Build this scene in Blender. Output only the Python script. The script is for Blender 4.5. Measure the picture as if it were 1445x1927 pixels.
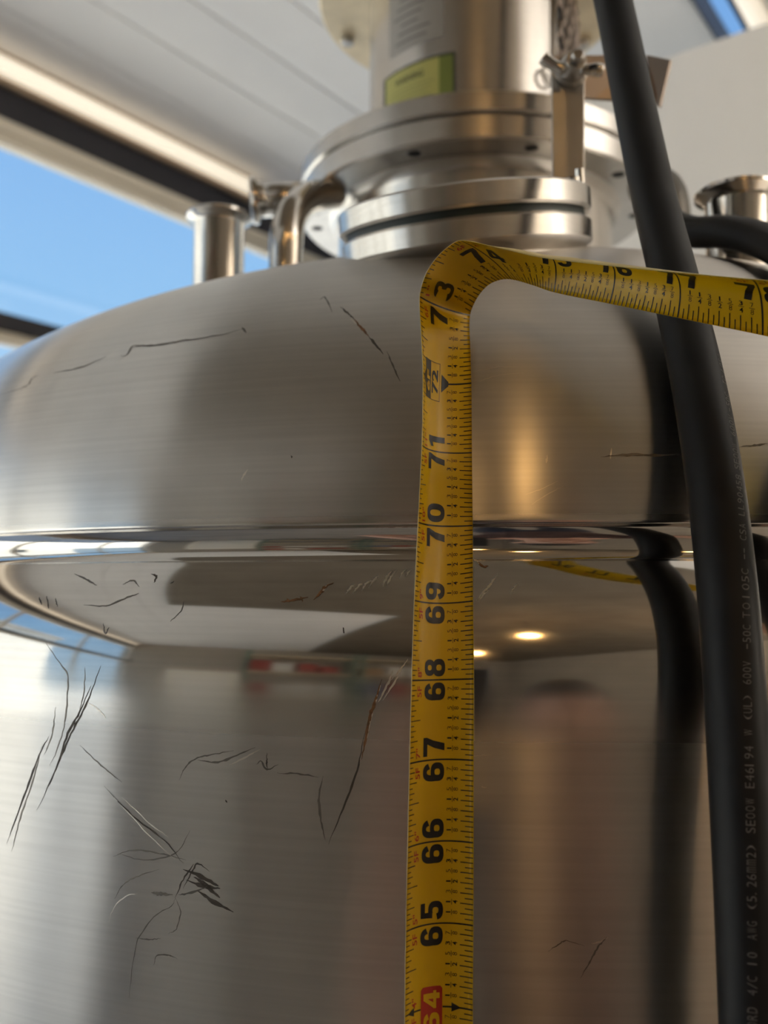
import bpy, bmesh, math, random
import numpy as np
from mathutils import Vector, Matrix
from mathutils.bvhtree import BVHTree

for o in list(bpy.data.objects):
    bpy.data.objects.remove(o)
random.seed(7)
SC = bpy.context.scene
COL = SC.collection
S = 0.0254                      # every number below is in inches, z = height above the floor
PI = math.pi

# ------------------------------------------------------------------ camera
FPX, CX, CY = 1700.0, 722.5, 963.5
PITCH, YAW = math.radians(4.5), math.radians(5.8)
CAM = np.array([0.0, -30.28, 69.2])
_fx = np.array([-math.sin(YAW), math.cos(YAW), 0]); RX = np.array([math.cos(YAW), math.sin(YAW), 0])
FW = _fx * math.cos(PITCH) + np.array([0, 0, 1]) * math.sin(PITCH)
UP = -_fx * math.sin(PITCH) + np.array([0, 0, 1]) * math.cos(PITCH)
cd = bpy.data.cameras.new('camera')
cam = bpy.data.objects.new('camera', cd); COL.objects.link(cam)
cd.sensor_fit = 'VERTICAL'; cd.sensor_height = 36.0; cd.sensor_width = 27.0
cd.lens = FPX / 1927.0 * 36.0
cd.clip_start = 0.01; cd.clip_end = 500
M = Matrix.Identity(4)
for i in range(3):
    M[i][0] = RX[i]; M[i][1] = UP[i]; M[i][2] = -FW[i]; M[i][3] = CAM[i] * S
cam.matrix_world = M
cd.dof.use_dof = True; cd.dof.focus_distance = 12.0 * S; cd.dof.aperture_fstop = 9.0
SC.camera = cam
SC.cycles.max_bounces = 9
SC.cycles.caustics_refractive = False

# ------------------------------------------------------------------ sky, sun, exposure
SC.view_settings.view_transform = 'Standard'
SC.view_settings.look = 'None'
SC.view_settings.gamma = 1.0
SC.view_settings.use_curve_mapping = False
SC.view_settings.exposure = 0.0
W = bpy.data.worlds.new('sky'); SC.world = W; W.use_nodes = True
nt = W.node_tree; nt.nodes.clear()
wo = nt.nodes.new('ShaderNodeOutputWorld'); bg = nt.nodes.new('ShaderNodeBackground')
tc = nt.nodes.new('ShaderNodeTexCoord'); sx = nt.nodes.new('ShaderNodeSeparateXYZ'); cr = nt.nodes.new('ShaderNodeValToRGB')
nt.links.new(tc.outputs['Generated'], sx.inputs[0]); nt.links.new(sx.outputs['Z'], cr.inputs[0])
cr.color_ramp.elements[0].position = 0.0; cr.color_ramp.elements[0].color = (0.62, 0.80, 1.0, 1)
cr.color_ramp.elements[1].position = 1.0; cr.color_ramp.elements[1].color = (0.10, 0.27, 0.75, 1)
e = cr.color_ramp.elements.new(0.30); e.color = (0.33, 0.61, 1.0, 1)
e = cr.color_ramp.elements.new(0.50); e.color = (0.24, 0.49, 0.95, 1)
nt.links.new(cr.outputs[0], bg.inputs[0]); bg.inputs[1].default_value = 1.0
nt.links.new(bg.outputs[0], wo.inputs[0])
sl = bpy.data.lights.new('sun', 'SUN'); sl.energy = 10.8; sl.angle = math.radians(0.6); sl.color = (1.0, 0.93, 0.82)
so = bpy.data.objects.new('sun', sl); COL.objects.link(so)
so.rotation_euler = Vector((-0.42, 0.12, -0.90)).to_track_quat('-Z', 'Y').to_euler()


# ------------------------------------------------------------------ helpers
def ray(x, y):
    return FW + (x - CX) / FPX * RX - (y - CY) / FPX * UP
def pt(x, y, d):
    return CAM + d * ray(x, y)
def on_plane(x, y, p0, n):
    d = ray(x, y); return CAM + d * (np.dot(np.asarray(p0) - CAM, n) / np.dot(d, n))

BASE = {}
def mesh_obj(name, V, Fc, mat, parent=None, base=None, smooth=False, uv=None, mats=None, fmat=None):
    root = parent
    if parent is not None:
        while root.parent: root = root.parent
        b = np.array(BASE[root.name])
    else:
        b = np.array(base if base is not None else (0, 0, 0), float)
    V = (np.asarray(V, float).reshape(-1, 3) - b) * S
    me = bpy.data.meshes.new(name); me.from_pydata(V.tolist(), [], [list(map(int, f)) for f in Fc])
    me.update()
    o = bpy.data.objects.new(name, me); COL.objects.link(o)
    for m in (mats or [mat]): me.materials.append(m)
    if fmat is not None:
        for p, k in zip(me.polygons, fmat): p.material_index = k
    if smooth:
        for p in me.polygons: p.use_smooth = True
        if smooth == 'auto': me.set_sharp_from_angle(angle=math.radians(35))
    if parent is not None: o.parent = parent
    else:
        o.location = Vector(b * S); BASE[o.name] = b
    return o
def thing(name, label, cat, base, group=None):
    o = bpy.data.objects.new(name, None); COL.objects.link(o); o.empty_display_size = 0.02
    o.location = Vector(np.array(base, float) * S); BASE[o.name] = np.array(base, float)
    o['label'] = label; o['category'] = cat
    if group: o['group'] = group
    return o
def tag(o, label, cat, group=None):
    o['label'] = label; o['category'] = cat
    if group: o['group'] = group
    return o
def structure(o, label=None, cat=None):
    o['kind'] = 'structure'
    if label: o['label'] = label
    if cat: o['category'] = cat
    return o
class MB:
    def __init__(s): s.V = []; s.F = []
    def add(s, V, F):
        n = len(s.V); s.V += [tuple(v) for v in V]; s.F += [tuple(i + n for i in f) for f in F]; return s
    def obj(s, name, mat, parent=None, base=None, smooth=False):
        return mesh_obj(name, s.V, s.F, mat, parent, base, smooth)
def unit(v):
    v = np.asarray(v, float); return v / max(1e-9, np.linalg.norm(v))
def frame(axis, ref=(0, 1, 0)):
    a = unit(axis); r = np.asarray(ref, float)
    if abs(np.dot(a, unit(r))) > .95: r = np.array([1., 0, 0])
    e1 = unit(np.cross(r, a)); e2 = np.cross(a, e1); return e1, e2, a
def lathe(prof, origin=(0, 0, 0), axis=(0, 0, 1), n=64, closed=False):
    """prof = [(r, h)...] revolved about axis through origin"""
    e1, e2, a = frame(axis); o = np.asarray(origin, float); V = []; F = []
    for r, h in prof:
        for k in range(n):
            t = 2 * PI * k / n; V.append(o + a * h + r * (math.cos(t) * e1 + math.sin(t) * e2))
    m = len(prof)
    for i in range(m if closed else m - 1):
        for k in range(n):
            j = (i + 1) % m; k2 = (k + 1) % n
            F.append((i * n + k, i * n + k2, j * n + k2, j * n + k))
    return V, F
def solid(prof, *a, **k):
    """closed lathe with end caps"""
    V, F = lathe(prof, *a, **k); n = k.get('n', 64); m = len(prof)
    F.append(tuple(reversed(range(n)))); F.append(tuple(range((m - 1) * n, m * n))); return V, F
def bev_cyl(r, h0, h1, b=0.03):
    return [(r - b, h0), (r, h0 + b), (r, h1 - b), (r - b, h1)]
def box_verts(c, ex, ey, ez, hx, hy, hz):
    c = np.asarray(c, float); V = []
    for sz in (-1, 1):
        for sy, sx_ in ((-1, -1), (-1, 1), (1, 1), (1, -1)):
            V.append(c + sx_ * hx * np.asarray(ex) + sy * hy * np.asarray(ey) + sz * hz * np.asarray(ez))
    F = [(3, 2, 1, 0), (4, 5, 6, 7), (0, 1, 5, 4), (1, 2, 6, 5), (2, 3, 7, 6), (3, 0, 4, 7)]
    return V, F
X3, Y3, Z3 = np.eye(3)
def box(lo, hi):
    lo = np.array(lo, float); hi = np.array(hi, float); c = (lo + hi) / 2; h = (hi - lo) / 2
    return box_verts(c, X3, Y3, Z3, *h)
def catmull(P, n):
    P = np.asarray(P, float); out = []
    Q = np.vstack([2 * P[0] - P[1], P, 2 * P[-1] - P[-2]])
    for i in range(1, len(Q) - 2):
        for k in range(n):
            t = k / n
            out.append(.5 * ((2 * Q[i]) + (Q[i + 1] - Q[i - 1]) * t + (2 * Q[i - 1] - 5 * Q[i] + 4 * Q[i + 1] - Q[i + 2]) * t * t + (3 * Q[i] - Q[i - 1] - 3 * Q[i + 1] + Q[i + 2]) * t ** 3))
    out.append(P[-1]); return np.array(out)
def path_frames(P):
    T = np.gradient(P, axis=0); T /= np.linalg.norm(T, axis=1)[:, None]
    fr = []; e1, e2, _ = frame(T[0], (0.0, 0.3, 1)); 
    for t in T:
        e1 = unit(e1 - np.dot(e1, t) * t); e2 = np.cross(t, e1); fr.append((e1.copy(), e2.copy(), t))
    return fr
def tube(P, r, n=20, caps=True):
    P = np.asarray(P, float); rr = np.full(len(P), r) if np.isscalar(r) else np.asarray(r); V = []; F = []
    for p, (e1, e2, t), q in zip(P, path_frames(P), rr):
        for k in range(n):
            a = 2 * PI * k / n; V.append(p + q * (math.cos(a) * e1 + math.sin(a) * e2))
    for i in range(len(P) - 1):
        for k in range(n):
            k2 = (k + 1) % n; F.append((i * n + k, i * n + k2, (i + 1) * n + k2, (i + 1) * n + k))
    if caps:
        F.append(tuple(reversed(range(n)))); F.append(tuple(range((len(P) - 1) * n, len(P) * n)))
    return V, F
def bevel(o, w, seg=2):
    m = o.modifiers.new('bevel', 'BEVEL'); m.width = w * S; m.segments = seg; m.limit_method = 'ANGLE'
    return o


# ------------------------------------------------------------------ materials
def mat(name, col, rough=.5, metal=0., **kw):
    m = bpy.data.materials.new(name); m.use_nodes = True
    b = m.node_tree.nodes['Principled BSDF']
    b.inputs['Base Color'].default_value = (*col, 1); b.inputs['Roughness'].default_value = rough; b.inputs['Metallic'].default_value = metal
    for k, v in kw.items(): b.inputs[k.replace('_', ' ')].default_value = v
    return m
def nodes(m): return m.node_tree.nodes, m.node_tree.links, m.node_tree.nodes['Principled BSDF']
def noisy(m, scale, amount, detail=4, stretch=(1, 1, 1), rough_amt=0., bump=0.):
    """colour and roughness mottling from object-space noise"""
    N, L, b = nodes(m); col = tuple(b.inputs['Base Color'].default_value)
    t = N.new('ShaderNodeTexCoord'); mp = N.new('ShaderNodeMapping'); mp.inputs['Scale'].default_value = stretch
    n = N.new('ShaderNodeTexNoise'); n.inputs['Scale'].default_value = scale; n.inputs['Detail'].default_value = detail
    L.new(t.outputs['Object'], mp.inputs[0]); L.new(mp.outputs[0], n.inputs[0])
    r = N.new('ShaderNodeMapRange'); r.inputs[1].default_value = .3; r.inputs[2].default_value = .7
    r.inputs[3].default_value = 1 - amount; r.inputs[4].default_value = 1 + amount; L.new(n.outputs[0], r.inputs[0])
    mx = N.new('ShaderNodeVectorMath'); mx.operation = 'MULTIPLY'; mx.inputs[0].default_value = col[:3]; L.new(r.outputs[0], mx.inputs[1])
    L.new(mx.outputs[0], b.inputs['Base Color'])
    if rough_amt:
        r2 = N.new('ShaderNodeMapRange'); q = b.inputs['Roughness'].default_value
        r2.inputs[3].default_value = q - rough_amt; r2.inputs[4].default_value = q + rough_amt; L.new(n.outputs[0], r2.inputs[0]); L.new(r2.outputs[0], b.inputs['Roughness'])
    if bump:
        bp = N.new('ShaderNodeBump'); bp.inputs['Strength'].default_value = bump; bp.inputs['Distance'].default_value = .0005
        L.new(n.outputs[0], bp.inputs['Height']); L.new(bp.outputs[0], b.inputs['Normal'])
    return m

def brushed_steel(name, col, rough, aniso, polish=None):
    """steel brushed around the z axis; polish = (z0, z1, roughness) in inches: a buffed band"""
    m = mat(name, col, rough, 1.0); N, L, b = nodes(m)
    t = N.new('ShaderNodeTexCoord'); s = N.new('ShaderNodeSeparateXYZ'); L.new(t.outputs['Object'], s.inputs[0])
    at = N.new('ShaderNodeMath'); at.operation = 'ARCTAN2'; L.new(s.outputs['Y'], at.inputs[0]); L.new(s.outputs['X'], at.inputs[1])
    cb = N.new('ShaderNodeCombineXYZ'); L.new(at.outputs[0], cb.inputs[0]); L.new(s.outputs['Z'], cb.inputs[1])
    mp = N.new('ShaderNodeMapping'); mp.inputs['Scale'].default_value = (5, 560, 1); L.new(cb.outputs[0], mp.inputs[0])
    br = N.new('ShaderNodeTexNoise'); br.inputs['Scale'].default_value = 1; br.inputs['Detail'].default_value = 1; L.new(mp.outputs[0], br.inputs[0])
    mp2 = N.new('ShaderNodeMapping'); mp2.inputs['Scale'].default_value = (9, 18, 1); L.new(cb.outputs[0], mp2.inputs[0])
    bl = N.new('ShaderNodeTexNoise'); bl.inputs['Scale'].default_value = 1.5; bl.inputs['Detail'].default_value = 6; L.new(mp2.outputs[0], bl.inputs[0])
    # colour: slight streaks and smudges
    r1 = N.new('ShaderNodeMapRange'); r1.inputs[1].default_value = .25; r1.inputs[2].default_value = .75; r1.inputs[3].default_value = .95; r1.inputs[4].default_value = 1.04; L.new(br.outputs[0], r1.inputs[0])
    r2 = N.new('ShaderNodeMapRange'); r2.inputs[1].default_value = .3; r2.inputs[2].default_value = .7; r2.inputs[3].default_value = .94; r2.inputs[4].default_value = 1.04; L.new(bl.outputs[0], r2.inputs[0])
    mm = N.new('ShaderNodeMath'); mm.operation = 'MULTIPLY'; L.new(r1.outputs[0], mm.inputs[0]); L.new(r2.outputs[0], mm.inputs[1])
    vm = N.new('ShaderNodeVectorMath'); vm.operation = 'MULTIPLY'; vm.inputs[0].default_value = col; L.new(mm.outputs[0], vm.inputs[1]); L.new(vm.outputs[0], b.inputs['Base Color'])
    rr = N.new('ShaderNodeMapRange'); rr.inputs[1].default_value = .3; rr.inputs[2].default_value = .7; rr.inputs[3].default_value = rough; rr.inputs[4].default_value = rough; L.new(bl.outputs[0], rr.inputs[0])
    out = rr.outputs[0]
    b.inputs['Anisotropic'].default_value = aniso
    if polish:
        z0, z1, z2, z3, pr = polish
        a1 = N.new('ShaderNodeMapRange'); a1.interpolation_type = 'SMOOTHSTEP'; a1.inputs[1].default_value = z0 * S; a1.inputs[2].default_value = z1 * S; L.new(s.outputs['Z'], a1.inputs[0])
        a2 = N.new('ShaderNodeMapRange'); a2.interpolation_type = 'SMOOTHSTEP'; a2.inputs[1].default_value = z2 * S; a2.inputs[2].default_value = z3 * S; a2.inputs[3].default_value = 1; a2.inputs[4].default_value = 0; L.new(s.outputs['Z'], a2.inputs[0])
        mu = N.new('ShaderNodeMath'); mu.operation = 'MULTIPLY'; L.new(a1.outputs[0], mu.inputs[0]); L.new(a2.outputs[0], mu.inputs[1])
        mx = N.new('ShaderNodeMix'); mx.data_type = 'FLOAT'; L.new(mu.outputs[0], mx.inputs[0]); L.new(out, mx.inputs[2]); mx.inputs[3].default_value = pr
        L.new(mx.outputs[0], b.inputs['Roughness'])
        ma = N.new('ShaderNodeMapRange'); ma.inputs[3].default_value = aniso; ma.inputs[4].default_value = .25; L.new(mu.outputs[0], ma.inputs[0]); L.new(ma.outputs[0], b.inputs['Anisotropic'])
    else:
        L.new(out, b.inputs['Roughness'])
    tg = N.new('ShaderNodeTangent'); tg.direction_type = 'RADIAL'; tg.axis = 'Z'; L.new(tg.outputs[0], b.inputs['Tangent'])
    b.inputs['Anisotropic Rotation'].default_value = 0.25
    return m

STEEL_TANK = brushed_steel('brushed_tank_steel', (0.66, 0.635, 0.60), .28, 1.0, polish=(67.1, 68.2, 69.9, 70.15, .07))
STEEL = brushed_steel('turned_steel', (0.64, 0.61, 0.57), .26, .6)
STEEL_POL = noisy(mat('polished_steel', (0.66, 0.63, 0.59), .14, 1.0), 30, .05)
STEEL_DULL = noisy(mat('dull_sheet_steel', (0.50, 0.48, 0.45), .36, 1.0), 40, .08, rough_amt=.06)
STEEL_CAST = noisy(mat('lamplit_cast_plate', (0.80, 0.67, 0.46), .45, .35), 45, .10)  # tan tint holds the warm lamplight on the flange underside
DARK = mat('hole_shade_and_cord', (0.015, 0.014, 0.013), .7)  # near-black that paints the shade inside openings; also the lamp cords
RUBBER_SEAL = mat('dark_green_gasket', (0.006, 0.016, 0.015), .5)
RUBBER = noisy(mat('black_cable_rubber', (0.009, 0.0096, 0.011), .50, Specular_IOR_Level=.24), 60, .10, rough_amt=.05)
INK_GREY = mat('grey_cable_print', (0.16, 0.155, 0.15), .6)
YELLOW = noisy(mat('yellow_tape_coating', (0.66, 0.41, 0.002), .33, Specular_IOR_Level=.4), 60, .03)
TAPE_BACK = mat('tape_back_coating', (0.62, 0.52, 0.22), .35)
INK = mat('black_print', (0.010, 0.009, 0.008), .35)
INK_RED = mat('red_print', (0.42, 0.028, 0.012), .4)
GRIME = mat('dark_scuff', (0.085, 0.074, 0.062), .5, .4)
GRIME2 = mat('grey_scuff', (0.20, 0.185, 0.165), .42, .85)
BRIGHT = mat('bare_scratch', (0.85, 0.80, 0.72), .35, 1.0)
RUST = noisy(mat('rusty_scratch', (0.17, 0.085, 0.035), .6, .2), 400, .5)
LABEL_Y = mat('yellow_green_label', (0.50, 0.50, 0.16), .32)
LABEL_K = mat('label_border', (0.05, 0.06, 0.045), .35)
LABEL_T = mat('label_text', (0.09, 0.09, 0.04), .4)
LABEL_R = mat('label_red_corner', (0.45, 0.07, 0.04), .4)
LABEL_C = mat('label_cream_corner', (0.62, 0.56, 0.30), .4)
PLATE_G = mat('grey_nameplate', (0.42, 0.41, 0.39), .35, .4)
WALL = noisy(mat('painted_wall', (0.66, 0.62, 0.56), .7), 3, .03)
WALL_W = noisy(mat('white_partition_paint', (0.84, 0.82, 0.78), .65), 4, .02)
CEIL = noisy(mat('ceiling_panel_paint', (0.84, 0.83, 0.82), .6), 5, .02)
COLUMN = noisy(mat('grey_column_paint', (0.55, 0.55, 0.56), .6), 5, .02)
CREAM = noisy(mat('cream_painted_trim', (0.84, 0.77, 0.64), .45), 8, .03)
DARKHEAD = noisy(mat('dark_bronze_header', (0.020, 0.018, 0.024), .45), 8, .1)
FLOORM = noisy(mat('sealed_concrete_floor', (0.34, 0.31, 0.27), .38), 4, .12, rough_amt=.05)
GROUND = noisy(mat('pale_paving', (0.72, 0.70, 0.66), .8), .7, .08)
def glass_mat():
    m = bpy.data.materials.new('window_glass'); m.use_nodes = True; N = m.node_tree.nodes; L = m.node_tree.links; N.clear()
    o = N.new('ShaderNodeOutputMaterial'); t = N.new('ShaderNodeBsdfTransparent'); g = N.new('ShaderNodeBsdfGlossy'); g.inputs['Roughness'].default_value = .01
    t.inputs[0].default_value = (.96, .98, .97, 1)
    ge = N.new('ShaderNodeNewGeometry'); dt = N.new('ShaderNodeVectorMath'); dt.operation = 'DOT_PRODUCT'; L.new(ge.outputs['Normal'], dt.inputs[0]); L.new(ge.outputs['Incoming'], dt.inputs[1])
    ab = N.new('ShaderNodeMath'); ab.operation = 'ABSOLUTE'; L.new(dt.outputs['Value'], ab.inputs[0])
    iv = N.new('ShaderNodeMath'); iv.operation = 'SUBTRACT'; iv.inputs[0].default_value = 1; L.new(ab.outputs[0], iv.inputs[1])
    pw_ = N.new('ShaderNodeMath'); pw_.operation = 'POWER'; L.new(iv.outputs[0], pw_.inputs[0]); pw_.inputs[1].default_value = 5
    ma = N.new('ShaderNodeMath'); ma.operation = 'MULTIPLY_ADD'; L.new(pw_.outputs[0], ma.inputs[0]); ma.inputs[1].default_value = .9; ma.inputs[2].default_value = .04
    x = N.new('ShaderNodeMixShader')
    L.new(ma.outputs[0], x.inputs[0]); L.new(t.outputs[0], x.inputs[1]); L.new(g.outputs[0], x.inputs[2]); L.new(x.outputs[0], o.inputs[0])
    return m
GLASS = glass_mat()
def emit(name, col, st):
    m = mat(name, (0.8, 0.8, 0.8), .4); b = m.node_tree.nodes['Principled BSDF']
    b.inputs['Emission Color'].default_value = (*col, 1); b.inputs['Emission Strength'].default_value = st; return m

# ------------------------------------------------------------------ room
AZ = math.radians(30.7)
D1 = np.array([math.sin(AZ), math.cos(AZ), 0]); N1 = np.array([D1[1], -D1[0], 0])      # along / across the glazed wall
def rm(s, q, z): return s * D1 + q * N1 + np.array([0, 0, z])
def rbox(s0, s1, q0, q1, z0, z1):
    return box_verts(rm((s0 + s1) / 2, (q0 + q1) / 2, (z0 + z1) / 2), D1, N1, Z3, abs(s1 - s0) / 2, abs(q1 - q0) / 2, abs(z1 - z0) / 2)
QW, QR, SB, SF, HC = -70.6, 150.0, -215.0, 330.0, 124.2
def rsolid(name, m, parts, parent=None):
    mb = MB()
    for p in parts: mb.add(*rbox(*p))
    if parent is not None: return mb.obj(name, m, parent)
    p = parts[0]; return mb.obj(name, m, base=rm((p[0] + p[1]) / 2, (p[2] + p[3]) / 2, p[4]))
structure(rsolid('floor', FLOORM, [(SB, SF, QW - 6, QR, -4, 0)]))
structure(rsolid('ground_outside', GROUND, [(SB - 900, SF + 900, QW - 1500, QW - 6, -10, -6)]), 'pale paved ground outside the glazed wall', 'ground')
structure(rsolid('wall_back', noisy(mat('brown_grey_wall', (0.30, 0.265, 0.22), .7), 3, .05), [(SB - 6, SB, QW - 6, QR + 6, 0, HC)]))
structure(rsolid('wall_right', noisy(mat('tan_wall', (0.36, 0.31, 0.25), .7), 3, .05), [(SB, SF, QR, QR + 6, 0, HC)]))
structure(rsolid('wall_front', WALL, [(SF, SF + 6, QW - 6, QR + 6, 0, HC)]))
structure(rsolid('wall_left', WALL, [(SB, SF, QW - 6, QW, 0, 6), (SB, SF, QW - 6, QW, 122.4, HC), (SF - 30, SF, QW - 6, QW, 6, 122.4)]))
# ceiling: long panels side by side with open joints; a strip of skylight between two of them
ceil = structure(rsolid('ceiling', CEIL, [(SB - 6, SF + 6, QW - 6, -9.3, HC + .5, HC + 2), (SB - 6, SF + 6, -6.1, QR + 6, HC + .5, HC + 2),
                                          (SB - 6, 14, -9.3, -6.1, HC + .5, HC + 2), (130, SF + 6, -9.3, -6.1, HC + .5, HC + 2)]))
SCL = -8.0                     # the pale panels end here; the rear of the room has a dark boarded ceiling
def panel(q0, q1, s0=SCL, s1=SF):
    g = 1.3; V = []
    for s in (s0, s1):
        for q, z in ((q0 + .04, HC + .5), (q0 + .02, HC + .16), (q0 + g, HC), (q1 - .3, HC), (q1 - .02, HC + .06), (q1 - .04, HC + .5)): V.append(rm(s, q, z))
    F = [(i, (i + 1) % 6, 6 + (i + 1) % 6, 6 + i) for i in range(6)] + [tuple(range(5, -1, -1)), tuple(range(6, 12))]
    mesh_obj('ceiling_panel', V, F, CEIL, ceil)
structure(rsolid('ceiling_rear', noisy(mat('dark_boarded_ceiling', (.17, .14, .105), .6), 4, .15), [(-80, SCL - .2, -24.7, QR, HC - 1.0, HC + .45), (SB, -80, 28.7, QR, HC - 1.0, HC + .45)]))
q = QW
while q < QR - 1:
    q1 = min(q + 7.63, QR)
    if q1 < -24.5: panel(q, q1, SB)
    else:
        if q1 < 28.7: panel(q, q1, SB, -80.2)
        if not (q1 > -16 and q < -6.1): panel(q, q1)
    q = q1
# short panels beside the skylight slot
for (qa, qb) in ((-9.56, -6.1),):
    panel(qa, qb, SCL, 13.5); panel(qa, qb, 130.5, SF)
panel(-6.08, -1.93)
panel(-17.19, -9.58)
TUBE_ = emit('cream_lamp_diffuser', (1.0, .86, .65), .78)
sl2 = thing('strip_light', 'short cream strip light at the ceiling edge above the white partition', 'light', rm(70, -5.4, HC - 2), 'cream strip lights at the ceiling')
o = rsolid('diffuser', TUBE_, [(14, 128, -5.9, -4.3, HC - 1.5, HC - .1)], sl2); bevel(o, .5, 3)
sky = structure(rsolid('window_2', DARKHEAD, [(13.5, 130.5, -6.3, -6.1, HC - .05, HC + 2.6), (13.5, 130.5, -9.5, -9.3, HC - .3, HC + 2.6),
                                          (13, 14, -9.3, -6.1, HC - .3, HC + 2.6), (130, 131, -9.3, -6.1, HC - .3, HC + 2.6)]))  # left side and ends coloured dark to look unlit by the sun
rsolid('dark_liner', DARKHEAD, [(14, 130, -6.8, -6.15, HC - .2, HC + 2.6)], sky)
rsolid('pane', GLASS, [(14, 130, -9.3, -6.8, HC + 2.2, HC + 2.35)], sky)
# glazed wall on the left: dark header, cream frame, dark transom, panes
win = structure(rsolid('window_1', CREAM, [(SB, SF - 30, QW - 1.2, QW + .1, 114.9, 116.1), (SB, SF - 30, QW - 1.0, QW + .5, 116.1, 117.4),
                                           (SB, SF - 30, QW - 1.2, QW - .1, 93.9, 95.2), (SB, SF - 30, QW - 4, QW, 6, 8)]))
rsolid('header', DARKHEAD, [(SB, SF - 30, QW - 1.2, QW + .6, 117.4, 120.6)], win)
rsolid('transom', DARKHEAD, [(SB, SF - 30, QW - 1.2, QW + .4, 95.2, 97.0)], win)
for s in (-215, -150, -88, -26, 170, 300):
    rsolid('mullion', CREAM, [(s - 1.2, s + 1.2, QW - 1.4, QW - .3, 8, 114.9)], win)
ms = [-215, -150, -88, -26, 170, 300]
for a, b_ in zip(ms[:-1], ms[1:]):
    for z0, z1 in ((8, 94.0), (97.0, 114.9)):
        rsolid('pane', GLASS, [(a + 1.2, b_ - 1.2, QW - .8, QW - .65, z0, z1)], win)
TUBE = TUBE_
sl1 = thing('strip_light', 'long cream strip light glowing above the left window wall', 'light', rm(-80, QW + 1.2, 119.6), 'cream strip lights at the ceiling')
o = rsolid('diffuser', TUBE, [(SB + 1, 59.8, QW + .1, QW + 1.9, 121.4, 123.35)], sl1); bevel(o, .35, 3)
rsolid('housing', mat('lamp_glow_housing', (.34, .25, .17), .5), [(SB + 1, 59.0, QW + .1, QW + 1.2, 120.65, 121.35), (SB + 1, 59.0, QW + .1, QW + 1.0, 123.4, HC - .05)], sl1)  # brown colour stands in for the lamp's glow on the dark header
# free standing partition and column behind the tank, to the right
pw = on_plane(1265, 105, CAM + 80 * unit(_fx * .957 + RX * .319), D1)
sp = float(np.dot(pw, D1))
structure(rsolid('wall_partition', WALL_W, [(sp, sp + 4, float(np.dot(on_plane(1010, 300, pw, D1), N1)), QR, 0, float(pw[2]))]))
# ------------------------------------------------------------------ lamps behind the camera, added fill bowls at the right
def pendant(x, y, z, label, st, r=1.7, col=(1.0, .56, .19)):
    t = thing('pendant_lamp', label, 'lamp', (x, y, z), 'warm pendant lamps hung behind the camera')
    MB().add(*tube([(x, y, z + r * .9), (x, y, HC + .2)], .12, 8)).obj('cord', DARK, t)
    MB().add(*solid([(r * .25, r * .85), (r * .42, r * .9), (r * .42, r * 1.6), (r * .2, r * 1.75)], (x, y, z), n=20)).obj('socket', STEEL_DULL, t)
    pr = [(r * math.sin(a) + .001, -r * math.cos(a)) for a in np.linspace(0, PI * .9, 14)]
    MB().add(*lathe(pr, (x, y, z), n=24)).obj('globe', emit('warm_globe', col, st), t, smooth=True)
pendant(11, -92, 106, 'warm globe pendant lamp nearest the tank', 64)
pendant(48, -84, 106, 'warm globe pendant lamp over the right aisle', 45)
pendant(0, -150, 108, 'warm globe pendant lamp near the back shelves', 45)
pendant(82, -60, 106, 'warm globe pendant lamp farthest to the right', 45)
def uplight(s, q, z, pw, where):  # added lamp that brightens ceiling and partition; no such fixture is known
    c = rm(s, q, z); t = thing('fill_uplight', 'added fill uplight, a tall bowl standing on the floor %s' % where, 'lamp', rm(s, q, 0), 'added fill uplights standing on the floor')
    MB().add(*lathe([(.01, -5), (4, -4.6), (7.5, -2.6), (9, 0), (8.8, 0), (7.2, -2.4), (3.8, -4.2), (.01, -4.6)], c, n=32)).obj('bowl', CREAM, t, smooth=True)
    MB().add(*tube([c + np.array([0, 0, -4.8]), rm(s, q, .8)], .5, 12)).obj('pole', STEEL_DULL, t)
    MB().add(*solid([(6, 0), (6, .6), (5.4, .9)], rm(s, q, 0), n=32)).obj('base', STEEL_DULL, t)
    l = bpy.data.lights.new('fill_uplight_lamp', 'AREA'); l.shape = 'DISK'; l.size = 14 * S; l.energy = pw; l.color = (1, .95, .87)
    lo = bpy.data.objects.new('lamp', l); COL.objects.link(lo); lo.parent = t; lo.location = (0, 0, (z - 1.2) * S); lo.rotation_euler = (PI, 0, 0)
uplight(10, 128, 72, 54, 'nearest the right wall')
uplight(42, 126, 72, 60, 'in front of the white partition')
# ------------------------------------------------------------------ tank
def shoulder(z): return 18.7 - .66 * max(0, (z - 66.6) / (69.5 - 66.6)) ** 4
prof = [(shoulder(z), z) for z in np.linspace(66.4, 69.5, 60)]
tail = catmull([(18.13, 0, 69.44), (18.04, 0, 69.50), (17.985, 0, 69.58), (17.965, 0, 69.70), (17.985, 0, 69.84), (18.04, 0, 69.95), (18.09, 0, 70.0), (18.1, 0, 70.04)], 5)[6:]
shell_prof = [(18.7, 14), (18.7, 40), (18.7, 60), (18.7, 66)] + prof[:-1] + [(p[0], p[2]) for p in tail]
TA, TB, TZ = 18.1, 8.15, 70.04
dome_prof = [(TA * math.cos(t), TZ + TB * math.sin(t)) for t in np.linspace(0, PI / 2 - .0005, 60)]
tank = thing('steel_tank', 'large brushed stainless steel tank with a domed lid and scuffed jacket', 'tank', (0, 0, 0))
NS = 256
Vs, Fs = lathe(shell_prof, n=NS); Vd, Fd = lathe(dome_prof, n=NS)
mesh_obj('jacket_shell', Vs, Fs, STEEL_TANK, tank, smooth=True)
mesh_obj('domed_lid', Vd, Fd, STEEL_TANK, tank, smooth=True)
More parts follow.
